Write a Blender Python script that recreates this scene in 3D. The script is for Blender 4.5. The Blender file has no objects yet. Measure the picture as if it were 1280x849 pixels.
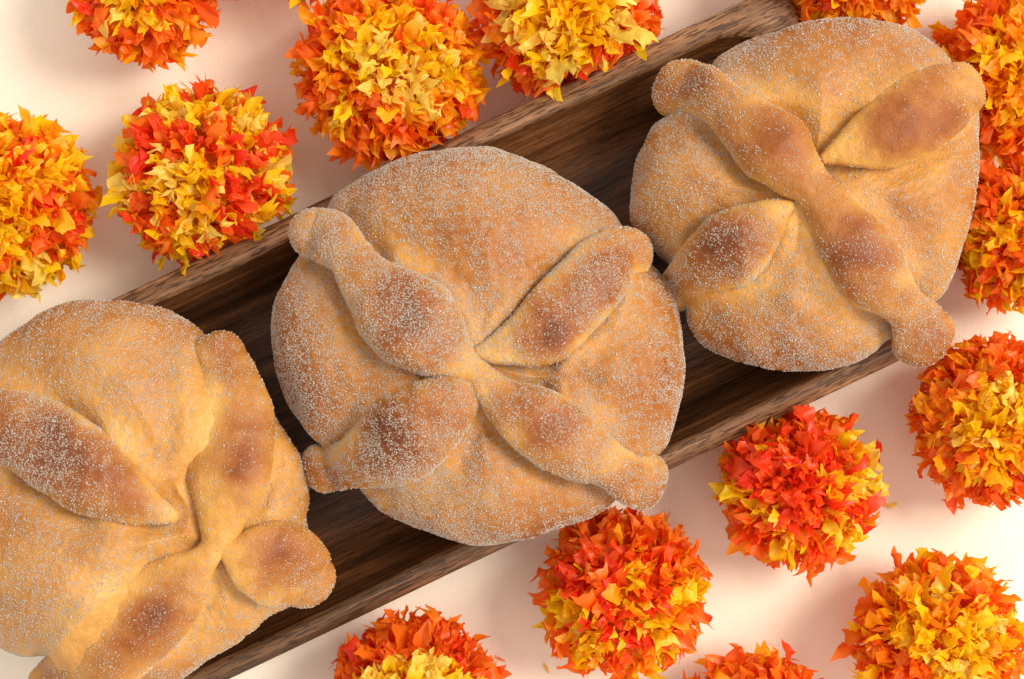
import bpy, math, random
import numpy as np
from mathutils import Vector, Matrix, noise as mnoise

random.seed(7)
rng = np.random.default_rng(7)
sc = bpy.context.scene
COL = sc.collection

# ------------------------------------------------------------------ camera
D = 0.78                      # camera height above the cloth
MM = 0.0003                   # metres per photo pixel on the cloth
cam = bpy.data.cameras.new("camera")
cam.sensor_width = 36.0
cam.lens = 36.0 * D / (1280 * MM)
cam.clip_start = 0.01
cam.clip_end = 20
cam.dof.use_dof = True
cam.dof.focus_distance = D - 0.052
cam.dof.aperture_fstop = 16
camo = bpy.data.objects.new("camera", cam)
camo.location = (0, 0, D)
COL.objects.link(camo)
sc.camera = camo

# ------------------------------------------------------------------ light
w = bpy.data.worlds.new("World")
sc.world = w
w.use_nodes = True
bg = w.node_tree.nodes["Background"]
bg.inputs[0].default_value = (1.0, 0.935, 0.865, 1)
bg.inputs[1].default_value = 0.88


def area(name, az, el, dist, size, power, color):
    l = bpy.data.lights.new(name, 'AREA')
    l.shape = 'SQUARE'
    l.size = size
    l.energy = power
    l.color = color
    o = bpy.data.objects.new(name, l)
    a, e = math.radians(az), math.radians(el)
    p = Vector((math.cos(a) * math.cos(e), math.sin(a) * math.cos(e), math.sin(e))) * dist
    o.location = p
    o.rotation_euler = (-p).to_track_quat('-Z', 'Y').to_euler()
    COL.objects.link(o)
    return o


area("key_softbox", 16, 50, 3.0, 1.25, 100.0, (1.0, 0.93, 0.84))
area("fill_softbox", -48, 50, 2.4, 1.5, 9.0, (1.0, 0.95, 0.90))

sc.view_settings.view_transform = 'Standard'
sc.view_settings.look = 'None'
sc.view_settings.gamma = 1
sc.view_settings.exposure = 0.08
sc.cycles.max_bounces = 12
sc.cycles.diffuse_bounces = 7
sc.cycles.transmission_bounces = 5
sc.cycles.caustics_reflective = False
sc.cycles.caustics_refractive = False


def S(z):
    return MM * (D - z) / D


def PX(px, py, z):
    return np.array([(px - 640) * S(z), -(py - 424.5) * S(z)])


# ------------------------------------------------------------------ helpers
def link(o, parent=None, label=None, cat=None, group=None, kind=None):
    COL.objects.link(o)
    if parent:
        o.parent = parent
    if label: o['label'] = label
    if cat: o['category'] = cat
    if group: o['group'] = group
    if kind: o['kind'] = kind
    return o


def grid_mesh(name, V, F, mats, smooth=True, attrs=None, mat_idx=None):
    V = np.asarray(V, dtype=np.float32)
    F = np.asarray(F, dtype=np.int32)
    k = F.shape[1]
    me = bpy.data.meshes.new(name)
    me.vertices.add(len(V))
    me.vertices.foreach_set("co", V.ravel())
    me.loops.add(len(F) * k)
    me.loops.foreach_set("vertex_index", F.ravel())
    me.polygons.add(len(F))
    me.polygons.foreach_set("loop_start", np.arange(0, len(F) * k, k, dtype=np.int32))
    me.polygons.foreach_set("use_smooth", np.full(len(F), smooth))
    for m in (mats if isinstance(mats, list) else [mats]):
        me.materials.append(m)
    if mat_idx is not None:
        me.polygons.foreach_set("material_index", mat_idx.astype(np.int32))
    if attrs:
        for an, av in attrs.items():
            a = me.attributes.new(an, 'FLOAT', 'POINT')
            a.data.foreach_set("value", np.asarray(av, dtype=np.float32))
    me.update(calc_edges=True)
    me.validate()
    return me


def vnoise(x, y, freq, seed=0, octaves=3):
    """smooth sum-of-sines noise, roughly -1..1"""
    r = np.random.default_rng(seed)
    out = np.zeros_like(x)
    amp, tot = 1.0, 0.0
    for o in range(octaves):
        for k in range(5):
            a = r.uniform(0, 2 * math.pi)
            f = freq * (2 ** o) * r.uniform(0.7, 1.4)
            out += amp * np.sin((x * math.cos(a) + y * math.sin(a)) * f * 2 * math.pi + r.uniform(0, 6.28)) / 2.2
        tot += amp
        amp *= 0.5
    return out / tot


def smooth(a, b, x):
    t = np.clip((x - a) / (b - a), 0, 1)
    return t * t * (3 - 2 * t)


# ------------------------------------------------------------------ materials
def newmat(name):
    m = bpy.data.materials.new(name)
    m.use_nodes = True
    nt = m.node_tree
    for n in list(nt.nodes):
        nt.nodes.remove(n)
    out = nt.nodes.new("ShaderNodeOutputMaterial")
    return m, nt, out


def N(nt, typ, **kw):
    n = nt.nodes.new(typ)
    for k, v in kw.items():
        if k.startswith("i_"):
            n.inputs[k[2:].replace("_", " ")].default_value = v
        else:
            setattr(n, k, v)
    return n


def ramp(nt, stops, interp='LINEAR'):
    r = nt.nodes.new("ShaderNodeValToRGB")
    r.color_ramp.interpolation = interp
    el = r.color_ramp.elements
    while len(el) < len(stops):
        el.new(0.5)
    for e, (p, c) in zip(el, stops):
        e.position = p
        e.color = (*c, 1) if len(c) == 3 else c
    return r


def math_node(nt, op, a, b=None, c=None, clamp=False):
    n = nt.nodes.new("ShaderNodeMath")
    n.operation = op
    n.use_clamp = clamp
    for i, v in enumerate((a, b, c)):
        if v is None: continue
        if isinstance(v, (int, float)):
            n.inputs[i].default_value = v
        else:
            nt.links.new(v, n.inputs[i])
    return n.outputs[0]


def mixc(nt, fac, a, b, typ='MIX'):
    n = nt.nodes.new("ShaderNodeMix")
    n.data_type = 'RGBA'
    n.blend_type = typ
    for sock, v in ((n.inputs[0], fac), (n.inputs[6], a), (n.inputs[7], b)):
        if isinstance(v, (int, float)):
            sock.default_value = v
        elif isinstance(v, tuple):
            sock.default_value = (*v, 1)
        else:
            nt.links.new(v, sock)
    return n.outputs[2]


def mat_crust():
    m, nt, out = newmat("baked_crust")
    L = nt.links.new
    bs = N(nt, "ShaderNodeBsdfPrincipled")
    at = N(nt, "ShaderNodeAttribute", attribute_name="bake")
    su = N(nt, "ShaderNodeAttribute", attribute_name="sugar")
    tc = N(nt, "ShaderNodeTexCoord")
    n1 = N(nt, "ShaderNodeTexNoise", i_Scale=45.0, i_Detail=5.0, i_Roughness=0.6)
    n2 = N(nt, "ShaderNodeTexNoise", i_Scale=420.0, i_Detail=3.0, i_Roughness=0.6)
    n3 = N(nt, "ShaderNodeTexNoise", i_Scale=1500.0, i_Detail=2.0, i_Roughness=0.6)
    for n in (n1, n2, n3):
        L(tc.outputs["Object"], n.inputs["Vector"])
    v = math_node(nt, 'MULTIPLY_ADD', n1.outputs[0], 0.26, -0.10)
    v = math_node(nt, 'ADD', v, at.outputs["Fac"])
    v2 = math_node(nt, 'MULTIPLY_ADD', n2.outputs[0], 0.22, -0.11)
    v = math_node(nt, 'ADD', v, v2, clamp=True)
    cr = ramp(nt, [(0.0, (0.66, 0.385, 0.10)), (0.22, (0.55, 0.265, 0.054)), (0.45, (0.385, 0.150, 0.028)),
                   (0.7, (0.27, 0.076, 0.010)), (1.0, (0.14, 0.030, 0.004))])
    L(v, cr.inputs[0])
    # fine sugar dust between the big grains
    dm = N(nt, "ShaderNodeMapRange")
    dm.inputs[1].default_value = 0.50
    dm.inputs[2].default_value = 0.68
    L(n3.outputs[0], dm.inputs[0])
    df = math_node(nt, 'MULTIPLY', dm.outputs[0], su.outputs["Fac"])
    df = math_node(nt, 'MULTIPLY', df, 0.26, clamp=True)
    c = mixc(nt, df, cr.outputs[0], (0.82, 0.60, 0.36))
    L(c, bs.inputs["Base Color"])
    bs.inputs["Roughness"].default_value = 0.46
    bs.inputs["Specular IOR Level"].default_value = 0.3
    bs.inputs["Subsurface Weight"].default_value = 0.12
    bs.inputs["Subsurface Radius"].default_value = (1.0, 0.45, 0.2)
    bs.inputs["Subsurface Scale"].default_value = 0.003
    b1 = N(nt, "ShaderNodeBump", i_Strength=0.45, i_Distance=0.0010)
    b2 = N(nt, "ShaderNodeBump", i_Strength=0.6, i_Distance=0.0004)
    L(n2.outputs[0], b1.inputs["Height"])
    L(n3.outputs[0], b2.inputs["Height"])
    L(b1.outputs[0], b2.inputs["Normal"])
    L(b2.outputs[0], bs.inputs["Normal"])
    L(bs.outputs[0], out.inputs[0])
    return m


def mat_sugar():
    m, nt, out = newmat("granulated_sugar")
    bs = N(nt, "ShaderNodeBsdfPrincipled")
    bs.inputs["Base Color"].default_value = (0.89, 0.77, 0.635, 1)
    bs.inputs["Roughness"].default_value = 0.22
    bs.inputs["Transmission Weight"].default_value = 0.5
    bs.inputs["IOR"].default_value = 1.5
    nt.links.new(bs.outputs[0], out.inputs[0])
    return m


def mat_wood(name, dark, mid, light, pore, gloss=0.45):
    m, nt, out = newmat(name)
    L = nt.links.new
    bs = N(nt, "ShaderNodeBsdfPrincipled")
    tc = N(nt, "ShaderNodeTexCoord")
    mp = N(nt, "ShaderNodeMapping")
    mp.inputs["Scale"].default_value = (1.0, 11.0, 11.0)
    mp.inputs["Rotation"].default_value = (0.12, 0.03, 0.035)
    L(tc.outputs["Object"], mp.inputs["Vector"])
    big = N(nt, "ShaderNodeTexNoise", i_Scale=7.0, i_Detail=4.0, i_Roughness=0.55, i_Distortion=0.6)
    L(mp.outputs[0], big.inputs["Vector"])
    mp2 = N(nt, "ShaderNodeMapping")
    mp2.inputs["Scale"].default_value = (1.0, 42.0, 42.0)
    mp2.inputs["Rotation"].default_value = (0.1, 0.02, -0.02)
    L(tc.outputs["Object"], mp2.inputs["Vector"])
    fine = N(nt, "ShaderNodeTexNoise", i_Scale=16.0, i_Detail=7.0, i_Roughness=0.75, i_Distortion=0.2)
    L(mp2.outputs[0], fine.inputs["Vector"])
    mp3 = N(nt, "ShaderNodeMapping")
    mp3.inputs["Scale"].default_value = (1.0, 7.0, 7.0)
    mp3.inputs["Rotation"].default_value = (0.0, 0.0, 0.06)
    L(tc.outputs["Object"], mp3.inputs["Vector"])
    por = N(nt, "ShaderNodeTexNoise", i_Scale=170.0, i_Detail=2.0, i_Roughness=0.5)
    L(mp3.outputs[0], por.inputs["Vector"])
    v = math_node(nt, 'MULTIPLY_ADD', big.outputs[0], 1.5, -0.30)
    f = math_node(nt, 'MULTIPLY_ADD', fine.outputs[0], 1.4, -0.70)
    v = math_node(nt, 'ADD', v, f, clamp=True)
    cr = ramp(nt, [(0.12, dark), (0.5, mid), (0.9, light)])
    L(v, cr.inputs[0])
    pr = ramp(nt, [(0.50, (0, 0, 0)), (0.60, (1, 1, 1))])
    L(por.outputs[0], pr.inputs[0])
    pf = math_node(nt, 'MULTIPLY', pr.outputs[0], pore)
    c = mixc(nt, pf, cr.outputs[0], tuple(x * 0.35 for x in dark))
    L(c, bs.inputs["Base Color"])
    bs.inputs["Roughness"].default_value = gloss
    bs.inputs["Specular IOR Level"].default_value = 0.3
    bp = N(nt, "ShaderNodeBump", i_Strength=0.3, i_Distance=0.00025)
    bp.invert = True
    hh = math_node(nt, 'MULTIPLY_ADD', fine.outputs[0], -0.6, pr.outputs[0])
    L(hh, bp.inputs["Height"])
    L(bp.outputs[0], bs.inputs["Normal"])
    L(bs.outputs[0], out.inputs[0])
    return m


def mat_cloth():
    m, nt, out = newmat("linen_cloth")
    L = nt.links.new
    bs = N(nt, "ShaderNodeBsdfPrincipled")
    tc = N(nt, "ShaderNodeTexCoord")
    wob = N(nt, "ShaderNodeTexNoise", i_Scale=60.0, i_Detail=3.0)
    L(tc.outputs["Object"], wob.inputs["Vector"])
    va = nt.nodes.new("ShaderNodeVectorMath"); va.operation = 'MULTIPLY_ADD'
    L(wob.outputs["Color"], va.inputs[0])
    va.inputs[1].default_value = (0.0016, 0.0016, 0)
    L(tc.outputs["Object"], va.inputs[2])
    waves = []
    for ax, sc_ in (('X', 1.0), ('Y', 1.0)):
        wv = N(nt, "ShaderNodeTexWave", wave_type='BANDS', bands_direction=ax, i_Scale=2 * math.pi / 20 / 0.00078 * sc_, i_Distortion=0.6, i_Detail=1.0)
        wv.inputs["Detail Scale"].default_value = 0.05
        L(va.outputs[0], wv.inputs["Vector"])
        waves.append(wv.outputs["Fac"])
    # thread thickness varies along each thread
    t1 = N(nt, "ShaderNodeTexNoise", i_Scale=1.0, i_Detail=3.0)
    mp = N(nt, "ShaderNodeMapping"); mp.inputs["Scale"].default_value = (230, 1500, 1)
    L(tc.outputs["Object"], mp.inputs["Vector"]); L(mp.outputs[0], t1.inputs["Vector"])
    t2 = N(nt, "ShaderNodeTexNoise", i_Scale=1.0, i_Detail=3.0)
    mp2 = N(nt, "ShaderNodeMapping"); mp2.inputs["Scale"].default_value = (1500, 230, 1)
    L(tc.outputs["Object"], mp2.inputs["Vector"]); L(mp2.outputs[0], t2.inputs["Vector"])
    weave = math_node(nt, 'MULTIPLY', waves[0], waves[1])
    slub = math_node(nt, 'ADD', t1.outputs[0], t2.outputs[0])
    h = math_node(nt, 'MULTIPLY_ADD', slub, 0.8, weave)
    hr = N(nt, "ShaderNodeMapRange")
    hr.inputs[1].default_value = 0.55
    hr.inputs[2].default_value = 1.9
    L(h, hr.inputs[0])
    lowf = N(nt, "ShaderNodeTexNoise", i_Scale=9.0, i_Detail=3.0)
    L(tc.outputs["Object"], lowf.inputs["Vector"])
    c = mixc(nt, hr.outputs[0], (0.87, 0.78, 0.62), (0.95, 0.875, 0.735))
    c = mixc(nt, math_node(nt, 'MULTIPLY', lowf.outputs[0], 0.25), c, (0.86, 0.71, 0.56))
    L(c, bs.inputs["Base Color"])
    bs.inputs["Roughness"].default_value = 0.9
    bs.inputs["Sheen Weight"].default_value = 0.15
    bp = N(nt, "ShaderNodeBump", i_Strength=0.5, i_Distance=0.0002)
    L(h, bp.inputs["Height"])
    L(bp.outputs[0], bs.inputs["Normal"])
    L(bs.outputs[0], out.inputs[0])
    return m


def mat_paper(name, col):
    m, nt, out = newmat(name)
    L = nt.links.new
    oi = N(nt, "ShaderNodeObjectInfo")
    ge = N(nt, "ShaderNodeNewGeometry")
    rnd = math_node(nt, 'FRACT', math_node(nt, 'ADD', oi.outputs["Random"], ge.outputs["Random Per Island"]))
    hsv = N(nt, "ShaderNodeHueSaturation")
    hsv.inputs["Color"].default_value = (*col, 1)
    hv = math_node(nt, 'MULTIPLY_ADD', rnd, 0.018, 0.491)
    L(hv, hsv.inputs["Hue"])
    r2 = math_node(nt, 'FRACT', math_node(nt, 'MULTIPLY', rnd, 7.31))
    L(math_node(nt, 'MULTIPLY_ADD', r2, 0.12, 0.90), hsv.inputs["Value"])
    d = N(nt, "ShaderNodeBsdfDiffuse")
    t = N(nt, "ShaderNodeBsdfTranslucent")
    g = N(nt, "ShaderNodeBsdfGlossy", i_Roughness=0.38)
    g.inputs[0].default_value = (1, 1, 1, 1)
    L(hsv.outputs[0], d.inputs[0]); L(hsv.outputs[0], t.inputs[0])
    tc = N(nt, "ShaderNodeTexCoord")
    nz = N(nt, "ShaderNodeTexNoise", i_Scale=450.0, i_Detail=3.0)
    L(tc.outputs["Object"], nz.inputs["Vector"])
    bp = N(nt, "ShaderNodeBump", i_Strength=0.35, i_Distance=0.0006)
    L(nz.outputs[0], bp.inputs["Height"])
    for n in (d, t, g):
        L(bp.outputs[0], n.inputs["Normal"])
    m1 = N(nt, "ShaderNodeMixShader"); m1.inputs[0].default_value = 0.48
    L(d.outputs[0], m1.inputs[1]); L(t.outputs[0], m1.inputs[2])
    m2 = N(nt, "ShaderNodeMixShader"); m2.inputs[0].default_value = 0.02
    L(m1.outputs[0], m2.inputs[1]); L(g.outputs[0], m2.inputs[2])
    tr = N(nt, "ShaderNodeBsdfTransparent")
    m3 = N(nt, "ShaderNodeMixShader"); m3.inputs[0].default_value = 0.14
    L(hsv.outputs[0], tr.inputs[0])
    L(m2.outputs[0], m3.inputs[1]); L(tr.outputs[0], m3.inputs[2])
    L(m3.outputs[0], out.inputs[0])
    return m


CRUST = mat_crust()
SUGAR = mat_sugar()
WOOD_IN = mat_wood("dark_oiled_wood", (0.018, 0.006, 0.002), (0.090, 0.033, 0.0105), (0.25, 0.100, 0.034), 0.35, 0.42)
WOOD_RIM = mat_wood("worn_rim_wood", (0.055, 0.025, 0.010), (0.19, 0.092, 0.041), (0.43, 0.235, 0.120), 0.7, 0.45)
CLOTH = mat_cloth()
PAPER = {
    'R': mat_paper("red_tissue", (0.95, 0.10, 0.014)),
    'O': mat_paper("orange_tissue", (0.98, 0.22, 0.012)),
    'A': mat_paper("amber_tissue", (1.0, 0.43, 0.010)),
    'Y': mat_paper("yellow_tissue", (1.0, 0.67, 0.010)),
    'P': mat_paper("pale_yellow_tissue", (1.0, 0.80, 0.14)),
}
PK = list(PAPER)

# ------------------------------------------------------------------ cloth
n = 160
xs = np.linspace(-0.75, 0.75, n); ys = np.linspace(-0.6, 0.6, n)
X, Y = np.meshgrid(xs, ys)
Z = 0.0003 * vnoise(X, Y, 5.0, 3, 2) - 0.0006
V = np.stack([X.ravel(), Y.ravel(), Z.ravel()], 1)
ii, jj = np.meshgrid(np.arange(n - 1), np.arange(n - 1), indexing='ij')
a = (ii * n + jj).ravel()
F = np.stack([a, a + 1, a + n + 1, a + n], 1)
cl = bpy.data.objects.new("tablecloth", grid_mesh("tablecloth", V, F, CLOTH))
link(cl, label="cream peach linen tablecloth lying flat under the tray and paper flowers", cat="tablecloth", kind="structure")

# ------------------------------------------------------------------ tray
TA = math.radians(25.4)
RIM_Z = 0.034
FLOOR_Z = 0.011
s_r = S(RIM_Z)
TRAY_C = PX(640, 409, RIM_Z)
S0, S1 = -690 * s_r, 495 * s_r        # ends along the axis
TW = 248 * s_r                        # half width at rim outside
ux, uy = math.cos(TA), math.sin(TA)
mid = 0.5 * (S0 + S1)
HL = 0.5 * (S1 - S0)
TRAY_O = TRAY_C + mid * np.array([ux, uy])


def rrect(hl, hw, rad, npts):
    """rounded rectangle loop with a constant layout of points"""
    pts = []
    rad = min(rad, hl * 0.98, hw * 0.98)
    nc, nl, nw = npts
    cs = [(hl - rad, hw - rad, 0), (-(hl - rad), hw - rad, 90), (-(hl - rad), -(hw - rad), 180), (hl - rad, -(hw - rad), 270)]
    for k in range(4):
        cx, cy, a0 = cs[k]
        for i in range(nc + 1):
            a_ = math.radians(a0 + 90 * i / nc)
            pts.append((cx + rad * math.cos(a_), cy + rad * math.sin(a_)))
        nx, ny, a1 = cs[(k + 1) % 4]
        a_ = math.radians(a1)
        q = (nx + rad * math.cos(a_), ny + rad * math.sin(a_))
        p = pts[-1]
        m_ = nl if k % 2 == 0 else nw
        for i in range(1, m_):
            t = i / m_
            pts.append((p[0] + (q[0] - p[0]) * t, p[1] + (q[1] - p[1]) * t))
    return np.array(pts)


RW = 0.0076          # rim width
NP = (10, 90, 36)


def tray_loop(inset, z, rad, wob=0.0):
    p = rrect(HL - inset, TW - inset, rad, NP)
    if wob:
        dx = wob * vnoise(p[:, 0], p[:, 1], 7.0, 11, 2)
        nrm = p / np.linalg.norm(p, axis=1)[:, None]
        p = p + nrm * dx[:, None]
    zz = np.full(len(p), z) if np.isscalar(z) else z
    return np.column_stack([p, zz])


outer = [(0.013, 0.0, .012, 0), (0.0105, 0.001, .012, 0), (0.006, 0.014, .010, 0), (0.0025, 0.026, .008, .0002), (0.0004, RIM_Z - 0.0042, .007, .0003)]
rim = [(0.0004, RIM_Z - 0.0042, .007, .0003), (0.0004, RIM_Z - 0.0034, .007, .0003), (0.0012, RIM_Z - 0.0026, .007, .0003), (0.003, RIM_Z - 0.0014, .012, .0003), (RW * 0.75, RIM_Z + 0.0001, .020, .0006), (RW, RIM_Z - 0.0002, .026, .0009), (RW + 0.0009, RIM_Z - 0.0020, .027, .0009)]
wall = [(RW + 0.0009, RIM_Z - 0.0020, .027, .0009)]
for k in range(1, 12):
    t = k / 11
    wall.append((RW + 0.0009 + 0.024 * t ** 1.25 , (RIM_Z - 0.0020) + (FLOOR_Z - RIM_Z + 0.0020) * math.sin(t * math.pi / 2) ** 1.15, .027 - .006 * t, .0009 * (1 - t)))
wl_in = wall[-1][0]
floor = [wall[-1]] + [(wl_in + (TW - wl_in) * f, FLOOR_Z - 0.0003, .02, 0) for f in (0.1, .3, .55, .8, .985)]


def loops_mesh(name, spec, mat, cap_first=False, cap_last=False):
    Ls = [tray_loop(*s_) for s_ in spec]
    m_ = len(Ls[0])
    V = np.vstack(Ls)
    F = []
    for k in range(len(Ls) - 1):
        i = np.arange(m_); j = (i + 1) % m_
        F.append(np.stack([k * m_ + i, k * m_ + j, (k + 1) * m_ + j, (k + 1) * m_ + i], 1))
    F = np.vstack(F)
    if cap_first or cap_last:
        me = bpy.data.meshes.new(name)
        fl = [tuple(f) for f in F.tolist()]
        if cap_first: fl.append(tuple(range(m_))[::-1])
        if cap_last: fl.append(tuple(range((len(Ls) - 1) * m_, len(Ls) * m_)))
        me.from_pydata(V.tolist(), [], fl)
        me.materials.append(mat)
        me.polygons.foreach_set("use_smooth", [True] * len(me.polygons))
        me.update()
        return me
    return grid_mesh(name, V, F, mat)


tray = bpy.data.objects.new("wooden_tray", None)
tray.location = (TRAY_O[0], TRAY_O[1], 0)
tray.rotation_euler = (0, 0, TA)
link(tray, label="long narrow dark carved wooden tray lying diagonally under the three sugared breads", cat="tray")
o = bpy.data.objects.new("tray_floor", loops_mesh("tray_floor", floor, WOOD_IN, cap_last=True)); link(o, tray)
o = bpy.data.objects.new("inner_wall", loops_mesh("inner_wall", wall, WOOD_IN)); link(o, tray)
o = bpy.data.objects.new("outer_wall", loops_mesh("outer_wall", outer, WOOD_RIM, cap_first=True)); link(o, tray)
o = bpy.data.objects.new("rim", loops_mesh("rim", rim, WOOD_RIM)); link(o, tray, label="paler worn rim of the dark tray")

WP = np.array([(s_[0], s_[1]) for s_ in wall])


def tray_top(x, y):
    """height of whatever the bread would rest on at x, y (tray inside, rim; the level of the rim beyond)"""
    dx = x - TRAY_O[0]; dy = y - TRAY_O[1]
    s_ = dx * ux + dy * uy
    t_ = -dx * uy + dy * ux
    # inset from a rounded rectangle
    inset = np.minimum(HL - np.abs(s_), TW - np.abs(t_))
    rad = 0.027
    a_ = np.abs(s_) - (HL - RW - rad); b_ = np.abs(t_) - (TW - RW - rad)
    corner = (a_ > 0) & (b_ > 0)
    inset = np.where(corner, RW + rad - np.sqrt(np.maximum(a_, 0) ** 2 + np.maximum(b_, 0) ** 2), inset)
    return np.interp(inset, WP[:, 0], WP[:, 1], left=RIM_Z + 0.0003, right=FLOOR_Z)


# ------------------------------------------------------------------ sugar grains
OCT = np.array([(1, 0, 0), (-1, 0, 0), (0, 1, 0), (0, -1, 0), (0, 0, 1), (0, 0, -1)], dtype=float)
OCTF = np.array([(0, 2, 4), (2, 1, 4), (1, 3, 4), (3, 0, 4), (2, 0, 5), (1, 2, 5), (3, 1, 5), (0, 3, 5)])


def grains(name, P, Nn, size):
    m_ = len(P)
    q = rng.normal(size=(m_, 4)); q /= np.linalg.norm(q, axis=1)[:, None]
    a, b, c, d = q.T
    R = np.empty((m_, 3, 3))
    R[:, 0, 0] = 1 - 2 * (c * c + d * d); R[:, 0, 1] = 2 * (b * c - a * d); R[:, 0, 2] = 2 * (b * d + a * c)
    R[:, 1, 0] = 2 * (b * c + a * d); R[:, 1, 1] = 1 - 2 * (b * b + d * d); R[:, 1, 2] = 2 * (c * d - a * b)
    R[:, 2, 0] = 2 * (b * d - a * c); R[:, 2, 1] = 2 * (c * d + a * b); R[:, 2, 2] = 1 - 2 * (b * b + c * c)
    sz = size[:, None] * rng.uniform(0.65, 1.15, size=(m_, 3))
    O = OCT[None] * sz[:, None, :]
    W = np.einsum('nij,nkj->nki', R, O) + (P + Nn * (size * 0.35)[:, None])[:, None, :]
    F = (OCTF[None] + 6 * np.arange(m_)[:, None, None]).reshape(-1, 3)
    return grid_mesh(name, W.reshape(-1, 3), F, SUGAR, smooth=False)


def sample_surface(V, F, dens, count, up=-0.15):
    A, B, C, Dd = V[F[:, 0]], V[F[:, 1]], V[F[:, 2]], V[F[:, 3]]
    nr = np.cross(C - A, Dd - B)
    ar = np.linalg.norm(nr, axis=1) + 1e-15
    nn = nr / ar[:, None]
    dq = dens[F].mean(1)
    wgt = ar * dq * (nn[:, 2] > up)
    wgt = wgt / wgt.sum()
    k = rng.choice(len(F), size=count, p=wgt)
    u, v = rng.random(count)[:, None], rng.random(count)[:, None]
    P = (A[k] * (1 - u) + B[k] * u) * (1 - v) + (Dd[k] * (1 - u) + C[k] * u) * v
    return P, nn[k], (ar * 0.5 * (nn[:, 2] > up) * dq).sum()


# ------------------------------------------------------------------ bread
def catmull(P, m_):
    P = np.asarray(P, float)
    k = len(P)
    t = np.linspace(0, k - 1 - 1e-9, m_)
    i = t.astype(int); f = (t - i)[:, None]
    g = lambda j: P[np.clip(j, 0, k - 1)]
    p0, p1, p2, p3 = g(i - 1), g(i), g(i + 1), g(i + 2)
    return 0.5 * (2 * p1 + (p2 - p0) * f + (2 * p0 - 5 * p1 + 4 * p2 - p3) * f ** 2 + (3 * p1 - p0 - 3 * p2 + p3) * f ** 3)


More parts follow.
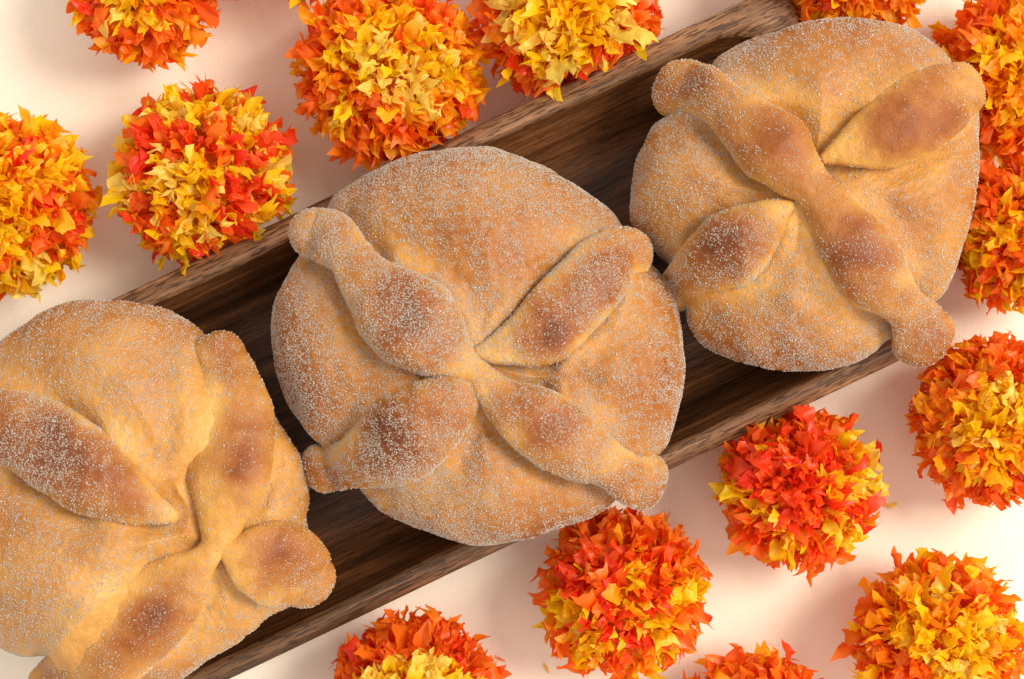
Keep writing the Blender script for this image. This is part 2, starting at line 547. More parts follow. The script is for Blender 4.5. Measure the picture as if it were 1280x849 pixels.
class Bread:
    def __init__(s, name, label, outline, bones, spots, clears, lumps, zw=0.047, ztop=0.076, seed=1, sugar=1.0, bake=0.4):
        s.zw, s.ztop, s.seed, s.sugar, s.bk = zw, ztop, seed, sugar, bake
        P = np.array([PX(x, y, zw) for x, y in outline])
        s.c = P.mean(0)
        q = P - s.c
        th = np.arctan2(q[:, 1], q[:, 0]); r = np.hypot(q[:, 0], q[:, 1])
        o = np.argsort(th)
        th, r = th[o], r[o]
        TH = np.linspace(-math.pi, math.pi, 721)
        rr = np.interp(TH, np.concatenate([th - 2 * math.pi, th, th + 2 * math.pi]), np.concatenate([r, r, r]))
        kx = np.arange(-14, 15)
        kern = np.exp(-(kx / 5.0) ** 2); kern /= kern.sum()
        rr = np.convolve(np.concatenate([rr[:-1]] * 3), kern, 'same')[720:1440]
        s.TH, s.R = TH[:-1], rr
        s.bones = []
        for b in bones:
            pts = [(*PX(x, y, zw + 0.018), rad * S(zw + 0.018)) for x, y, rad in b['pts']]
            s.bones.append(dict(b, cl=catmull(pts, 90)))
        conv = lambda L_: [(*PX(x, y, zw + 0.02), rad * S(zw), a) for x, y, rad, a in L_]
        s.spots, s.clears, s.lumps = conv(spots), conv(clears), conv(lumps)
        root = bpy.data.objects.new(name, None)
        root.location = (s.c[0], s.c[1], 0)
        link(root, label=label, cat="sweet bread", group="sugared breads with bone shaped dough strips on the tray")
        s.root = root
        s.body()
        for b in s.bones:
            s.bone(b)

    def radial(s, x, y):
        dx, dy = x - s.c[0], y - s.c[1]
        th = np.arctan2(dy, dx)
        R = np.interp(th, np.append(s.TH, math.pi), np.append(s.R, s.R[0]))
        return np.hypot(dx, dy) / R

    def dome(s, rho):
        hu = s.ztop - s.zw
        r_ = np.clip(rho, 0, 1)
        return s.zw + hu * (1 - r_ ** 2.6) ** (1 / 1.9) - np.maximum(rho - 1, 0) * 0.03

    def edge_dist(s, x, y):
        d = np.full(x.shape, 1.0)
        for b in s.bones:
            c = b['cl']
            for i in range(0, len(c), 2):
                d = np.minimum(d, np.hypot(x - c[i, 0], y - c[i, 1]) - c[i, 2] * 0.93)
        return d

    def field(s, L_, x, y):
        f = np.zeros_like(x)
        for (cx, cy, r, a) in L_:
            f += a * np.exp(-((x - cx) ** 2 + (y - cy) ** 2) / r ** 2)
        return f

    def sdens(s, x, y):
        nz = vnoise(x, y, 16, s.seed + 50, 3)
        nz2 = vnoise(x, y, 60, s.seed + 60, 2)
        nz3 = vnoise(x, y, 230, s.seed + 70, 2)
        d = s.sugar * (0.68 + 0.38 * nz + 0.30 * nz2 + 0.55 * nz3)
        d = d * np.clip(1 - s.field(s.clears, x, y), 0.03, 2.2)
        return np.clip(d, 0.03, 2.4)

    def body(s):
        NT, NR = 420, 190
        th = np.linspace(-math.pi, math.pi, NT, endpoint=False)
        R = np.interp(th, np.append(s.TH, math.pi), np.append(s.R, s.R[0]))
        # profile from top pole to bottom pole
        top = np.linspace(0, 1, 150)
        ph = np.sin(top * math.pi / 2) ** 0.95
        rho_t = ph
        zt = s.dome(np.minimum(rho_t, 1.0))
        bot = np.linspace(0, 1, 40)[1:]
        rho_b = np.cos(bot * math.pi / 2) ** 0.55
        zb = s.zw - (s.zw - (FLOOR_Z + 0.001)) * np.sin(bot * math.pi / 2) ** 1.1
        rho_b = np.where(bot < 1, rho_b, 0.004)
        rho = np.concatenate([np.maximum(rho_t, 0.004), rho_b])
        z0 = np.concatenate([zt, zb])
        istop = np.concatenate([np.ones(150), np.zeros(len(rho_b))])
        RHO, THG = np.meshgrid(rho, th, indexing='ij')
        Z = np.repeat(z0[:, None], NT, 1)
        T = np.repeat(istop[:, None], NT, 1)
        RR = RHO * R[None]
        X = s.c[0] + RR * np.cos(THG); Y = s.c[1] + RR * np.sin(THG)
        # puffed sectors, creases along the strips
        d = s.edge_dist(X, Y)
        edge_w = smooth(1.0, 0.90, RHO) * T
        cn = smooth(-0.45, 0.5, vnoise(X, Y, 13, s.seed + 40, 2))
        crease = (0.0034 * (1 - cn) - 0.0036 * cn) * np.exp(-(np.maximum(d, 0) / 0.0050) ** 2)
        puff = 0.0050 * (1 - np.exp(-(np.maximum(d, 0) / 0.017) ** 2)) - 0.0022
        disp = (crease + puff + s.field(s.lumps, X, Y)) * edge_w
        disp += T * 0.0008 * vnoise(X, Y, 22, s.seed, 3) * smooth(1.02, .8, RHO)
        disp += T * 0.0003 * vnoise(X, Y, 110, s.seed + 9, 3)
        Z = Z + disp
        # side undulation, drawing in beside the strips
        out = 0.0012 * vnoise(np.cos(THG) * 0.1 + Z, np.sin(THG) * 0.1 - Z, 14, s.seed + 3, 3) * smooth(0.5, 0.95, RHO)
        pinch = -0.0018 * np.exp(-(d / 0.0045) ** 2) * smooth(0.8, 1.0, RHO)
        X = X + (out + pinch) * np.cos(THG); Y = Y + (out + pinch) * np.sin(THG)
        Z = np.maximum(Z, tray_top(X, Y) + 0.0006)
        bake = s.bk + 0.13 * vnoise(X, Y, 18, s.seed + 20, 3) - 0.20 * np.exp(-(np.maximum(d, 0) / 0.008) ** 2)
        bake += 0.10 * smooth(0.55, 0.95, RHO) * (0.5 + 0.5 * vnoise(X, Y, 9, s.seed + 31, 2))
        bake += s.field(s.spots, X, Y) * 0.4
        bake = np.where(T > 0.5, bake, 0.36 + 0.1 * vnoise(X, Y, 30, 5, 2) + 0.02)
        dn = s.sdens(X, Y) * np.where(T > 0.5, 1.0, 0.55) * (1 + 0.25 * np.exp(-((RHO - 1) / 0.05) ** 2))
        V = np.stack([X.ravel() - s.c[0], Y.ravel() - s.c[1], Z.ravel()], 1)
        nr = len(rho)
        i, j = np.meshgrid(np.arange(nr - 1), np.arange(NT), indexing='ij')
        j2 = (j + 1) % NT
        F = np.stack([i * NT + j, (i + 1) * NT + j, (i + 1) * NT + j2, i * NT + j2], -1).reshape(-1, 4)
        me = grid_mesh("bun", V, F, CRUST, attrs={'bake': np.clip(bake, 0, 1).ravel(), 'sugar': np.clip(dn, 0, 1).ravel()})
        bo = link(bpy.data.objects.new("bun", me), s.root)
        P, Nn, area_ = sample_surface(V, F, dn.ravel(), 10, -0.1)
        cnt = int(area_ * 2.6e6)
        P, Nn, _ = sample_surface(V, F, dn.ravel(), cnt, -0.1)
        # no grains buried under the strips
        dd = s.edge_dist(P[:, 0] + s.c[0], P[:, 1] + s.c[1])
        k = dd > -0.002
        P, Nn = P[k], Nn[k]
        sz = 0.00012 + 0.00024 * rng.random(len(P)) ** 1.6
        link(bpy.data.objects.new("sugar_coating", grains("sugar_coating", P, Nn, sz)), bo, kind="stuff")

    def bone(s, b):
        c = b['cl']
        NS, NC = 150, 72
        cc = catmull([tuple(p) for p in c[::6]] + [tuple(c[-1])], NS)
        x, y, r = cc.T
        rho = s.radial(x, y)
        zb = s.dome(np.minimum(rho, 1.0))
        zb = zb + s.field(s.lumps, x, y) * 0.4
        zb = np.where(rho > 0.86, np.minimum(zb, s.dome(np.full_like(rho, .86)) - (rho - 0.86) * b.get('droop', 0.045)), zb)
        kx = np.arange(-16, 17); kern = np.exp(-(kx / 7.0) ** 2); kern /= kern.sum()
        zb = np.convolve(np.pad(zb, 16, 'edge'), kern, 'valid')
        rv = np.minimum(r * b.get('flat', 0.66), 0.0128) + 0.0008
        zc = zb + rv * b.get('lift', 0.0)
        if b.get('dip') is not None:      # crossing piece: dips or rides
            pass
        tx = np.gradient(x); ty = np.gradient(y)
        L_ = np.hypot(tx, ty); nx, ny = -ty / L_, tx / L_
        tt = np.linspace(0, 1, NS)
        # rounded ends: extend with hemispherical cap
        ang = np.linspace(0, 2 * math.pi, NC, endpoint=False)
        ca, sa = np.cos(ang), np.sin(ang)
        e = 0.88
        ex = np.sign(ca) * np.abs(ca) ** e; ez = np.sign(sa) * np.abs(sa) ** e
        rows, rr_, bk, dn = [], [], [], []

        def ring(px, py, pz, nx_, ny_, rh, rz, k):
            X = px + nx_ * ex * rh; Y = py + ny_ * ex * rh
            Z = pz + ez * rz
            return np.stack([X, Y, Z], 1)
        cap = 14
        h0 = np.array([tx[0], ty[0]]) / L_[0]; h1 = np.array([tx[-1], ty[-1]]) / L_[-1]
        for k in range(cap, 0, -1):
            f = math.sin(k / cap * math.pi / 2 * 0.995); g = math.cos(k / cap * math.pi / 2 * 0.995)
            rows.append(ring(x[0] - h0[0] * r[0] * f * .85, y[0] - h0[1] * r[0] * f * .85, zc[0] - rv[0] * .15 * f, nx[0], ny[0], r[0] * g, rv[0] * g, k))
        for k in range(NS):
            rows.append(ring(x[k], y[k], zc[k], nx[k], ny[k], r[k], rv[k], k))
        for k in range(1, cap + 1):
            f = math.sin(k / cap * math.pi / 2 * 0.995); g = math.cos(k / cap * math.pi / 2 * 0.995)
            rows.append(ring(x[-1] + h1[0] * r[-1] * f * .85, y[-1] + h1[1] * r[-1] * f * .85, zc[-1] - rv[-1] * .15 * f, nx[-1], ny[-1], r[-1] * g, rv[-1] * g, k))
        G = np.array(rows)
        M = len(G)
        X, Y, Z = G[..., 0], G[..., 1], G[..., 2]
        sd = s.seed * 13 + int(abs(x[0]) * 1e4)
        Z += 0.0006 * vnoise(X, Y, 28, sd, 3) + 0.00025 * vnoise(X, Y, 120, sd + 2, 2)
        X += 0.0008 * vnoise(Y, Z + X * .3, 30, sd + 4, 3); Y += 0.0008 * vnoise(X, Z - Y * .3, 30, sd + 5, 3)
        Z = np.maximum(Z, tray_top(X, Y) + 0.0006)
        rfull = np.concatenate([np.full(cap, r[0]), r, np.full(cap, r[-1])])[:, None]
        rmax = r.max()
        toph = np.clip(ez, 0, 1)[None]
        prot = smooth(0.0005, 0.0065, Z - s.dome(s.radial(X, Y)) - 0.4 * s.field(s.lumps, X, Y))
        prot = np.maximum(prot, smooth(.93, 1.02, s.radial(X, Y)) * .7)
        bake = 0.24 + b.get('bake', 0.45) * prot * toph ** 1.2 * np.clip((rfull / rmax), 0, 1) ** 2.2 + 0.17 * vnoise(X, Y, 30, sd + 7, 3) + .06
        bake += s.field(s.spots, X, Y) * toph * 0.62 * (1 + 0.55 * vnoise(X, Y, 55, sd + 17, 3))
        bake -= 0.16 * (1 - prot)
        dn = s.sdens(X, Y) * b.get('sugar', 1.0)
        V = np.stack([X.ravel() - s.c[0], Y.ravel() - s.c[1], Z.ravel()], 1)
        i, j = np.meshgrid(np.arange(M - 1), np.arange(NC), indexing='ij')
        j2 = (j + 1) % NC
        F = np.stack([i * NC + j, i * NC + j2, (i + 1) * NC + j2, (i + 1) * NC + j], -1).reshape(-1, 4)
        # make normals point outwards
        A = V[F[:, 0]]; nr = np.cross(V[F[:, 2]] - A, V[F[:, 3]] - V[F[:, 1]])
        if nr[(F[:, 0] % NC > NC * 0.2) & (F[:, 0] % NC < NC * 0.3), 2].mean() < 0:
            F = F[:, ::-1]
        me = grid_mesh("dough_strip", V, F, CRUST, attrs={'bake': np.clip(bake, 0, 1).ravel(), 'sugar': np.clip(dn, 0, 1).ravel()})
        bo = link(bpy.data.objects.new("dough_strip", me), s.root, label=b.get('label'))
        P, Nn, area_ = sample_surface(V, F, dn.ravel(), 10, 0.0)
        P, Nn, _ = sample_surface(V, F, dn.ravel(), int(area_ * 2.6e6), 0.0)
        k = P[:, 2] > s.dome(s.radial(P[:, 0] + s.c[0], P[:, 1] + s.c[1])) - 0.006
        P, Nn = P[k], Nn[k]
        link(bpy.data.objects.new("sugar_coating", grains("sugar_coating", P, Nn, 0.00012 + 0.00024 * rng.random(len(P)) ** 1.6)), bo, kind="stuff")


def Zm(z, ox, oy, L_):      # traced on an enlargement: back to photo pixels
    return [tuple([ox + p[0] / z, oy + p[1] / z] + ([p[2] / z] if len(p) > 2 else []) + list(p[3:])) for p in L_]


k2 = lambda L_: Zm(1.571, 320, 160, L_)
k3 = lambda L_: Zm(1.733, 770, 0, L_)
k1 = lambda L_: Zm(1.702, 0, 350, L_)

Bread("sugared_bread", "middle whole bread of the three, round and thickly sugared with four bone shaped strips",
      k2([(150, 140), (230, 85), (330, 50), (430, 40), (530, 58), (620, 105), (668, 150), (740, 210), (790, 280), (820, 330), (832, 420), (832, 500), (815, 580), (792, 650), (735, 715), (690, 745), (620, 780), (520, 812), (420, 815), (320, 790), (240, 740), (190, 700), (120, 630), (75, 570), (45, 480), (33, 400), (38, 340), (60, 290), (95, 210)]),
      [dict(pts=k2([(425, 505, 34), (370, 545, 68), (300, 600, 88), (225, 645, 68), (160, 668, 46), (118, 678, 47)]), bake=.5, lift=0.0, flat=.68),
       dict(pts=k2([(440, 440, 14), (490, 430, 38), (560, 400, 66), (630, 330, 70), (700, 260, 64), (738, 240, 50)]), bake=.42, lift=-0.22, flat=.6, sugar=.9),
       dict(pts=k2([(105, 205, 50), (147, 221, 54), (200, 268, 48), (240, 320, 66), (295, 370, 90), (350, 415, 78), (400, 455, 40), (440, 490, 30), (500, 545, 50), (560, 580, 70), (630, 625, 68), (685, 655, 48), (728, 684, 50), (766, 698, 56)]), bake=.42, lift=0.12, flat=.72, label="long dough strip crossing over the other two")],
      k2([(565, 405, 45, .55), (290, 370, 60, .35), (560, 580, 55, .25), (240, 610, 60, .3), (110, 690, 40, .35), (100, 550, 60, .5), (60, 480, 60, .4)]),
      k2([(570, 410, 55, .75), (560, 590, 40, .45), (720, 690, 30, .4), (430, 440, 30, .3), (540, 700, 130, .25), (290, 350, 110, -.45), (250, 630, 90, -.4), (400, 100, 120, -.3), (160, 210, 60, -.3)]),
      k2([(430, 200, 130, .003), (150, 420, 110, .003), (500, 700, 120, .002), (740, 480, 90, .003)]),
      seed=1, sugar=1.8, bake=.48)

Bread("sugared_bread", "right hand bread resting over the tray end, golden with a smooth barely sugared middle strip",
      k3([(220, 130), (290, 85), (370, 58), (460, 42), (550, 40), (630, 65), (690, 100), (745, 150), (785, 215), (788, 300), (785, 380), (770, 460), (740, 560), (705, 640), (650, 710), (590, 745), (520, 785), (440, 805), (340, 800), (250, 780), (190, 745), (155, 700), (125, 620), (85, 540), (40, 480), (33, 430), (45, 360), (75, 290), (110, 235), (160, 180)]),
      [dict(pts=k3([(368, 448, 12), (325, 475, 44), (250, 535, 80), (190, 582, 66), (152, 615, 48), (128, 632, 46)]), bake=.5, lift=-0.08, flat=.68),
       dict(pts=k3([(440, 352, 12), (505, 325, 48), (585, 290, 84), (655, 245, 84), (718, 207, 74), (752, 190, 64)]), bake=.40, lift=-0.22, flat=.6, sugar=.35),
       dict(pts=k3([(143, 178, 64), (175, 192, 64), (215, 218, 54), (265, 265, 62), (330, 325, 78), (385, 385, 56), (430, 428, 44), (485, 505, 74), (545, 590, 80), (600, 640, 54), (630, 670, 47), (660, 704, 64), (684, 730, 76)]), bake=.38, lift=0.12, flat=.72, sugar=.45, label="long smooth dough strip ending in a sugared knob at the lower right")],
      k3([(340, 320, 60, .3), (190, 550, 50, .5), (500, 520, 50, .25), (590, 270, 60, .25)]),
      k3([(350, 330, 90, .75), (190, 550, 40, .45), (600, 270, 110, .7), (470, 470, 60, .6), (700, 450, 150, .45), (560, 300, 90, .3), (140, 180, 70, -1.2), (670, 715, 70, -1.2), (400, 760, 130, -.45), (200, 300, 90, -.2)]),
      k3([(430, 170, 120, .003), (150, 380, 100, .003), (380, 650, 120, .002), (680, 470, 90, .002)]),
      seed=2, sugar=1.3, bake=.42)

Bread("sugared_bread", "left bread cut off by the photo's edge, golden with deep folds and bare shiny strips",
      k1([(-150, 420), (-120, 300), (-60, 200), (0, 130), (60, 95), (120, 60), (190, 42), (280, 42), (360, 65), (410, 92), (480, 130), (540, 190), (570, 240), (600, 290), (640, 370), (655, 440), (657, 500), (672, 560), (680, 620), (635, 690), (565, 712), (520, 755), (430, 815), (370, 860), (290, 905), (200, 915), (140, 850), (110, 815), (50, 800), (10, 780), (-40, 740), (-90, 660), (-130, 560)]),
      [dict(pts=k1([(480, 572, 22), (530, 588, 72), (585, 605, 96), (630, 635, 84), (648, 652, 64)]), bake=.36, lift=-0.5, flat=.55, sugar=.5),
       dict(pts=k1([(460, 165, 62), (478, 230, 80), (492, 310, 92), (490, 400, 90), (480, 480, 66), (468, 545, 32), (440, 590, 34), (380, 650, 74), (310, 710, 96), (230, 780, 94), (150, 850, 84), (90, 900, 70)]), bake=.36, lift=-0.5, flat=.55, sugar=.6, label="long flattened dough strip running from top to bottom"),
       dict(pts=k1([(-150, 300, 60), (-90, 280, 70), (-20, 300, 76), (70, 325, 82), (150, 370, 86), (220, 415, 84), (290, 455, 60), (345, 480, 32), (378, 492, 16)]), bake=.5, lift=0.0, label="thick puffed dough strip at the left")],
      k1([(120, 330, 60, .3), (530, 400, 50, .3), (600, 600, 40, .25), (320, 690, 60, .3), (100, 790, 40, .3)]),
      k1([(480, 520, 90, .8), (500, 400, 60, .5), (580, 600, 60, .6), (350, 430, 50, .5), (400, 300, 60, .3), (80, 400, 110, -.6), (520, 190, 60, -.6), (650, 660, 50, -.8), (250, 60, 100, -.2), (330, 690, 60, .2)]),
      k1([(230, 200, 130, .004), (110, 650, 120, .006), (250, 575, 55, .005), (180, 670, 60, .006), (130, 760, 50, .005), (330, 550, 50, .003), (480, 760, 80, -.002)]),
      seed=3, sugar=1.15, bake=.36)


# ------------------------------------------------------------------ paper flowers
def petal_mesh(seed, mat, name="petal"):
    r = random.Random(seed)
    L_ = r.uniform(0.0080, 0.0115)
    W = r.choice((r.uniform(0.0026, 0.0040), r.uniform(0.0034, 0.0052), r.uniform(0.0045, 0.0068)))
    nc, nr = 4, 6
    curl = r.uniform(-0.3, 2.6)
    fold = r.uniform(-0.0016, 0.0016)
    tw = r.uniform(-0.9, 0.9)
    slope = r.uniform(-0.0035, 0.0035)
    jag = [slope * (q / nc - .5) + r.uniform(-0.0007, 0.0004) for q in range(nc + 1)]
    if r.random() < .3:
        jag[r.choice((1, 2, 3))] -= 0.0016
    V = []
    z = y = 0.0
    ang = -0.25
    step = L_ / nr
    rows = [(0.0, 0.0)]
    for i in range(nr):
        if i >= 2: ang += curl / (nr - 2) * r.uniform(.4, 1.6)
        z += step * math.cos(ang); y += step * math.sin(ang)
        rows.append((y, z))
    for i in range(nr + 1):
        t = i / nr
        wd = W * (0.55 + 0.45 * min(1, t * 2.0)) * (1 + 0.16 * math.sin(7 * t + seed))
        for j in range(nc + 1):
            u = (j / nc - 0.5)
            yy, zz = rows[i]
            ext = jag[j] if i == nr else (jag[j] * .3 if i == nr - 1 else 0)
            a_ = tw * t
            xx = u * wd
            off = fold * t * (1 - abs(u) * 4) + r.gauss(0, 0.00048) * (0.3 + t)
            dy = math.sin(ang) * ext; dz = math.cos(ang) * ext
            px_ = xx * math.cos(a_) - off * math.sin(a_)
            py_ = xx * math.sin(a_) + off * math.cos(a_)
            V.append((px_ + r.gauss(0, .0002), yy + dy + py_, zz + dz + off * 0.5 * math.sin(ang)))
    F = []
    for i in range(nr):
        for j in range(nc):
            a_ = i * (nc + 1) + j
            q = (a_, a_ + 1, a_ + nc + 2, a_ + nc + 1)
            if r.random() < .5: F += [(q[0], q[1], q[2]), (q[0], q[2], q[3])]
            else: F += [(q[0], q[1], q[3]), (q[1], q[2], q[3])]
    me = bpy.data.meshes.new(name)
    me.from_pydata(V, [], F)
    me.materials.append(mat)
    if seed % 3:
        me.polygons.foreach_set("use_smooth", [True] * len(me.polygons))
    me.update()
    return me, np.array(V), np.array(F)


NVAR = 24
PM = {}
for ci, c in enumerate(PK):
    for v in range(NVAR):
        PM[c, v] = petal_mesh(100 * v + 7, PAPER[c])


def frame_from(d, roll_dir, jitter, r):
    d = Vector(d) + Vector((r.gauss(0, 1), r.gauss(0, 1), r.gauss(0, 1))) * jitter
    d.normalize()
    y = Vector(roll_dir)
    y = y - d * y.dot(d)
    if y.length < 1e-4:
        y = d.orthogonal()
    y.normalize()
    x = y.cross(d)
    return Matrix((x, y, d)).transposed()


FLOWER_GROUP = "orange and yellow tissue paper flowers around the tray"


def press_out(root, p, d, reach=0.0075):
    """slide a point of the flower away from the tray wall it is pressed against"""
    q = root.location + p + d * reach
    dx, dy = q.x - TRAY_O[0], q.y - TRAY_O[1]
    s_, t_ = dx * ux + dy * uy, -dx * uy + dy * ux
    a_, b_ = TW - abs(t_), HL - abs(s_)
    inn = min(a_, b_) + 0.0006
    if inn > 0 and q.z < 0.052:
        if a_ < b_:
            sg = 1 if t_ > 0 else -1
            return p + Vector((-uy, ux, 0)) * inn * sg
        sg = 1 if s_ > 0 else -1
        return p + Vector((ux, uy, 0)) * inn * sg
    return p


def pick(weights, val):
    tot = sum(weights.values())
    a_ = 0
    for k, v in weights.items():
        a_ += v / tot
        if val <= a_: return k
    return k


def make_flower(px, py, rp, zones, label, seed, patches=()):
    """zones: list of (limit of polar fraction, {colour: weight})"""
    r = random.Random(seed)
    zc = 0.030
    c = PX(px, py, 0.034)
    R = rp * 1.05 * S(0.034)
    root = bpy.data.objects.new("paper_flower", None)
    root.location = (c[0], c[1], 0)
    link(root, label=label, cat="paper flower", group=FLOWER_GROUP)
    Rb = R - 0.0088
    HB = 0.0215
    # added ball inside the flower, blocks light between the petals
    nu, nv = 20, 12
    V = []
    for i in range(nv + 1):
        for j in range(nu):
            a_ = math.pi * i / nv; b_ = 2 * math.pi * j / nu
            k = 1 + 0.06 * math.sin(5 * b_ + i)
            V.append((Rb * 0.9 * k * math.sin(a_) * math.cos(b_), Rb * 0.9 * k * math.sin(a_) * math.sin(b_), 0.026 + 0.0155 * k * math.cos(a_)))
    F = [(i * nu + j, i * nu + (j + 1) % nu, (i + 1) * nu + (j + 1) % nu, (i + 1) * nu + j) for i in range(nv) for j in range(nu)]
    for q_ in range(len(V)):
        v_ = Vector(V[q_]) * 1.0
        v_.x *= 0.84; v_.y *= 0.84
        V[q_] = tuple(press_out(root, v_, Vector((0, 0, 0)), 0) if True else v_)
    core = bpy.data.objects.new("core", grid_mesh("core", V, F, PAPER['O'] if seed % 2 else PAPER['A']))
    link(core, root)
    off = Vector((r.uniform(-9, 9), r.uniform(-9, 9), r.uniform(-9, 9)))

    def place(frac, az, lift):
        pol = frac * math.radians(128)
        d = Vector((math.sin(pol) * math.cos(az), math.sin(pol) * math.sin(az), math.cos(pol)))
        p = Vector((d.x * Rb, d.y * Rb, zc - 0.002 + d.z * HB)) + d * lift
        dd = Vector((d.x / Rb, d.y / Rb, d.z / (HB * 1.15))).normalized()
        return p, dd

    def colour(frac, d):
        f = frac + 0.22 * mnoise.noise(d * 2.0 + off)
        for lim, wts in zones:
            if f <= lim: break
        hx, hy = d.x * rp, -d.y * rp
        for (qx, qy, qr, qw) in patches:
            if math.hypot(hx - qx, hy - qy) < qr * 0.78 * (1 + 0.5 * mnoise.noise(d * 6 + off)) * 1.1:
                wts = qw
                break
        v = 0.5 + 0.75 * mnoise.noise(d * 2.7 - off) + r.uniform(-.07, .07)
        return pick(wts, min(max(v, 0), .999))
    NT = 300
    for k in range(NT):
        fr = math.acos(1 - (k + .5) / NT * (1 - math.cos(math.radians(112)))) / math.radians(128)
        az = k * 2.399963 + r.gauss(0, .08)
        p, d = place(fr, az, r.uniform(-0.0035, 0.0008))
        p = press_out(root, p, d)
        col = colour(fr, d)
        me = PM[col, r.randrange(NVAR)][0]
        out_ = Vector((math.cos(az + r.gauss(0, 1.1)), math.sin(az + r.gauss(0, 1.1)), -0.3))
        M = frame_from(d, out_, r.choice((0.35, 0.6, 0.95)), r).to_4x4()
        sc_ = r.uniform(.82, 1.2) * (0.86 + 0.2 * min(1, fr * 2))
        o = bpy.data.objects.new("petal", me)
        o.matrix_local = Matrix.Translation(p) @ M @ Matrix.Diagonal((sc_ * r.choice((-1, 1)), sc_, sc_ * r.uniform(.9, 1.08), 1))
        COL.objects.link(o)
        o.parent = root
    # inner fringe, too dense to pick apart
    VV, FF, MI = [], [], []
    base = 0
    for k in range(950):
        fr = math.acos(1 - (k + .5) / 950 * (1 - math.cos(math.radians(126)))) / math.radians(128)
        az = k * 2.399963 + 1.3 + r.gauss(0, .1)
        p, d = place(fr, az, r.uniform(-0.0060, -0.0004))
        p = press_out(root, p, d)
        col = colour(fr, d)
        _, v, f = PM[col, r.randrange(NVAR)]
        out_ = Vector((math.cos(az + r.gauss(0, 1.3)), math.sin(az + r.gauss(0, 1.3)), -0.2))
        M = np.array(frame_from(d, out_, r.choice((.3, .5, .8)), r))
        sc_ = r.uniform(.6, 1.05)
        VV.append((v * sc_) @ M.T + np.array(p))
        FF.append(f + base)
        MI.append(np.full(len(f), PK.index(col)))
        base += len(v)
    VV = np.vstack(VV)
    VV[:, 2] = np.maximum(VV[:, 2], 0.0006)
    me = grid_mesh("inner_fringe", VV, np.vstack(FF), [PAPER[c_] for c_ in PK], smooth=False, mat_idx=np.concatenate(MI))
    link(bpy.data.objects.new("inner_fringe", me), root, kind="stuff")
    return root


Rr = {'R': 4, 'O': 5, 'A': .8}
Oo = {'R': 1.2, 'O': 5, 'A': 1.5}
Mix = {'R': 1.5, 'O': 2.5, 'A': 2, 'Y': 2}
MixY = {'O': 2, 'A': 2, 'Y': 3, 'P': 1.2}
Yy = {'O': .6, 'A': 2, 'Y': 5, 'P': 1.6}
Pp = {'Y': 3, 'P': 4}
RY = {'R': 3, 'O': 2, 'Y': 2, 'P': 1}
make_flower(178, -18, 98, [(.3, Yy), (.5, Oo), (2, {'Y': 1.5, 'O': 5, 'A': 3})], "orange paper flower cut by the top edge, at the upper left corner of the cloth", 1)
make_flower(372, -112, 110, [(2, Mix)], "paper flower almost wholly above the frame, only orange petal tips showing", 2)
make_flower(484, 88, 120, [(.20, Pp), (.30, Yy), (.55, {'O': 4, 'A': 3, 'Y': 1}), (2, {'O': 5, 'A': 3, 'R': 1, 'Y': 2})], "large light orange paper flower with a yellow middle behind the tray's long rim", 3, [(-5,0,36,Pp),(-25,-55,22,Yy),(60,-35,30,Yy),(60,45,26,Pp),(95,10,24,Yy),(-60,70,22,Yy)])
make_flower(712, 8, 120, [(.45, {'Y': 3, 'P': 4}), (2, {'R': 4, 'O': 4, 'A': 1.2, 'Y': .8})], "red orange paper flower with a broad pale yellow middle, cut by the top edge", 4, [(15,25,62,Pp)])
make_flower(-2, 256, 118, [(.28, Yy), (.42, {'Y': 2, 'O': 3, 'R': 1}), (.58, {'R': 3, 'Y': 2, 'O': 3}), (2, Mix)], "paper flower cut by the left edge, yellow middle in red and orange petals", 5, [(35,0,46,Yy),(80,-40,30,Yy),(60,100,26,Pp),(20,110,20,Yy),(-10,-90,30,Yy)])
make_flower(250, 218, 116, [(.32, {'Y': 4, 'P': 3, 'A': 1}), (.48, Rr), (.62, {'R': 3, 'Y': 3, 'P': 1}), (2, RY)], "red and yellow banded paper flower between the left edge flower and tray", 6, [(-35,-92,34,Pp),(25,-85,34,Yy),(75,-60,26,Pp),(100,5,26,Pp),(-105,30,26,Pp),(-60,35,24,Yy),(5,20,36,Yy),(-25,85,22,Yy),(-20,-50,34,Rr),(40,-35,34,Rr)])
make_flower(1066, -64, 114, [(2, {'O': 4, 'A': 3, 'Y': 2, 'R': 1})], "orange paper flower at the top edge just beyond the tray corner", 7)
make_flower(1276, 88, 108, [(.4, {'Y': 4, 'A': 3}), (2, {'O': 4, 'A': 2, 'Y': 2})], "orange and yellow paper flower in the upper right corner beside the right bread", 8)
make_flower(1282, 290, 100, [(.45, {'Y': 4, 'O': 2, 'A': 2}), (2, {'A': 3, 'O': 3, 'Y': 3, 'R': 1})], "yellow and amber paper flower pressed against the right bread, at the right edge", 9)
make_flower(1252, 526, 110, [(.34, {'Y': 5, 'A': 2}), (.62, {'A': 3, 'O': 4}), (2, Oo)], "bright yellow middled orange paper flower at the right edge below the right bread", 10, [(-5,-10,60,Yy),(-60,10,26,Yy),(-30,75,24,Yy)])
make_flower(1001, 611, 104, [(.40, {'R': 5, 'O': 3}), (.52, {'R': 3, 'O': 3}), (2, {'O': 5, 'A': 1, 'R': 3})], "deep red middled paper flower just below the tray's right half", 11, [(78,-62,26,Yy),(48,-12,20,Yy),(92,-5,28,Pp),(42,40,18,Yy),(-62,28,26,Yy),(-20,78,26,Yy),(62,70,26,Yy),(-95,0,16,Yy)])
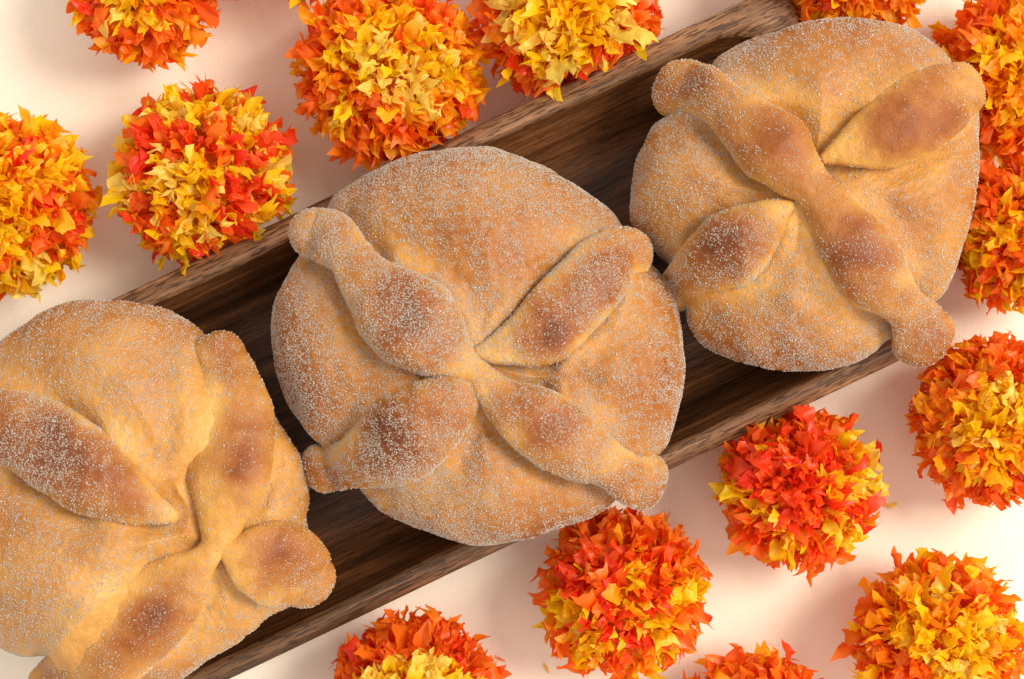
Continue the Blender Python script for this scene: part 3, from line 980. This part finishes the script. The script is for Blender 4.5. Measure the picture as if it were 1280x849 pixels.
make_flower(781, 745, 108, [(.42, {'Y': 1.5, 'R': 3, 'O': 3}), (2, {'R': 2, 'O': 4, 'A': 1, 'Y': 1.5})], "red and yellow paper flower whole at the bottom, just under the middle bread", 12, [(5,5,30,Yy),(-85,20,28,Yy),(85,-10,28,Yy),(10,-45,24,Yy),(45,35,28,Yy),(-50,70,28,Yy),(30,90,28,Yy),(-10,-90,34,Rr),(-35,20,24,Rr),(60,-55,28,Rr)])
make_flower(518, 882, 114, [(.38, {'P': 4, 'Y': 3}), (2, {'O': 5, 'R': 2, 'A': 1})], "orange paper flower with pale greenish yellow middle, cut by the bottom edge", 13, [(-30,-10,44,Pp)])
make_flower(948, 912, 98, [(2, {'O': 5, 'A': 2, 'R': 1.5})], "orange paper flower at the bottom edge of which only the top petals show", 14)
make_flower(1178, 805, 112, [(.32, {'Y': 6, 'P': 2}), (.6, {'Y': 1, 'A': 2, 'O': 4}), (2, {'O': 4, 'A': 2, 'Y': 1, 'R': 1})], "vivid yellow middled paper flower in the lower right corner", 15, [(10,-30,46,Yy),(5,30,44,{'Y': 4, 'P': 3}),(75,-35,30,Yy),(-70,-30,22,Yy),(-55,40,30,Oo),(-90,0,22,Oo)])

# ------------------------------------------------------------------ loose scraps
for (px, py, col, sc_, rz, lab) in ((625, 824, 'O', .35, 1.2, "tiny dull orange paper scrap lying on the cloth below the middle bread"),
                                    (683, 836, 'Y', .45, .5, "thin yellow paper sliver on the cloth left of the bottom red and yellow flower"),
                                    (1115, 632, 'P', .6, 2.0, "pale yellow paper scrap beside the red middled flower")):
    c = PX(px, py, 0)
    me, v, f = petal_mesh(int(px), PAPER[col], "paper_scrap")
    vv = v[:, [0, 2, 1]] * sc_
    vv[:, 1] -= vv[:, 1].mean(); vv[:, 2] = vv[:, 2] - vv[:, 2].min() + 0.0003
    me2 = grid_mesh("paper_scrap", vv * np.array([.5, 1, .35]), f, PAPER[col], smooth=False)
    o = bpy.data.objects.new("paper_scrap", me2)
    o.location = (c[0], c[1], 0)
    o.rotation_euler = (0, 0, rz)
    link(o, label=lab, cat="paper scrap")
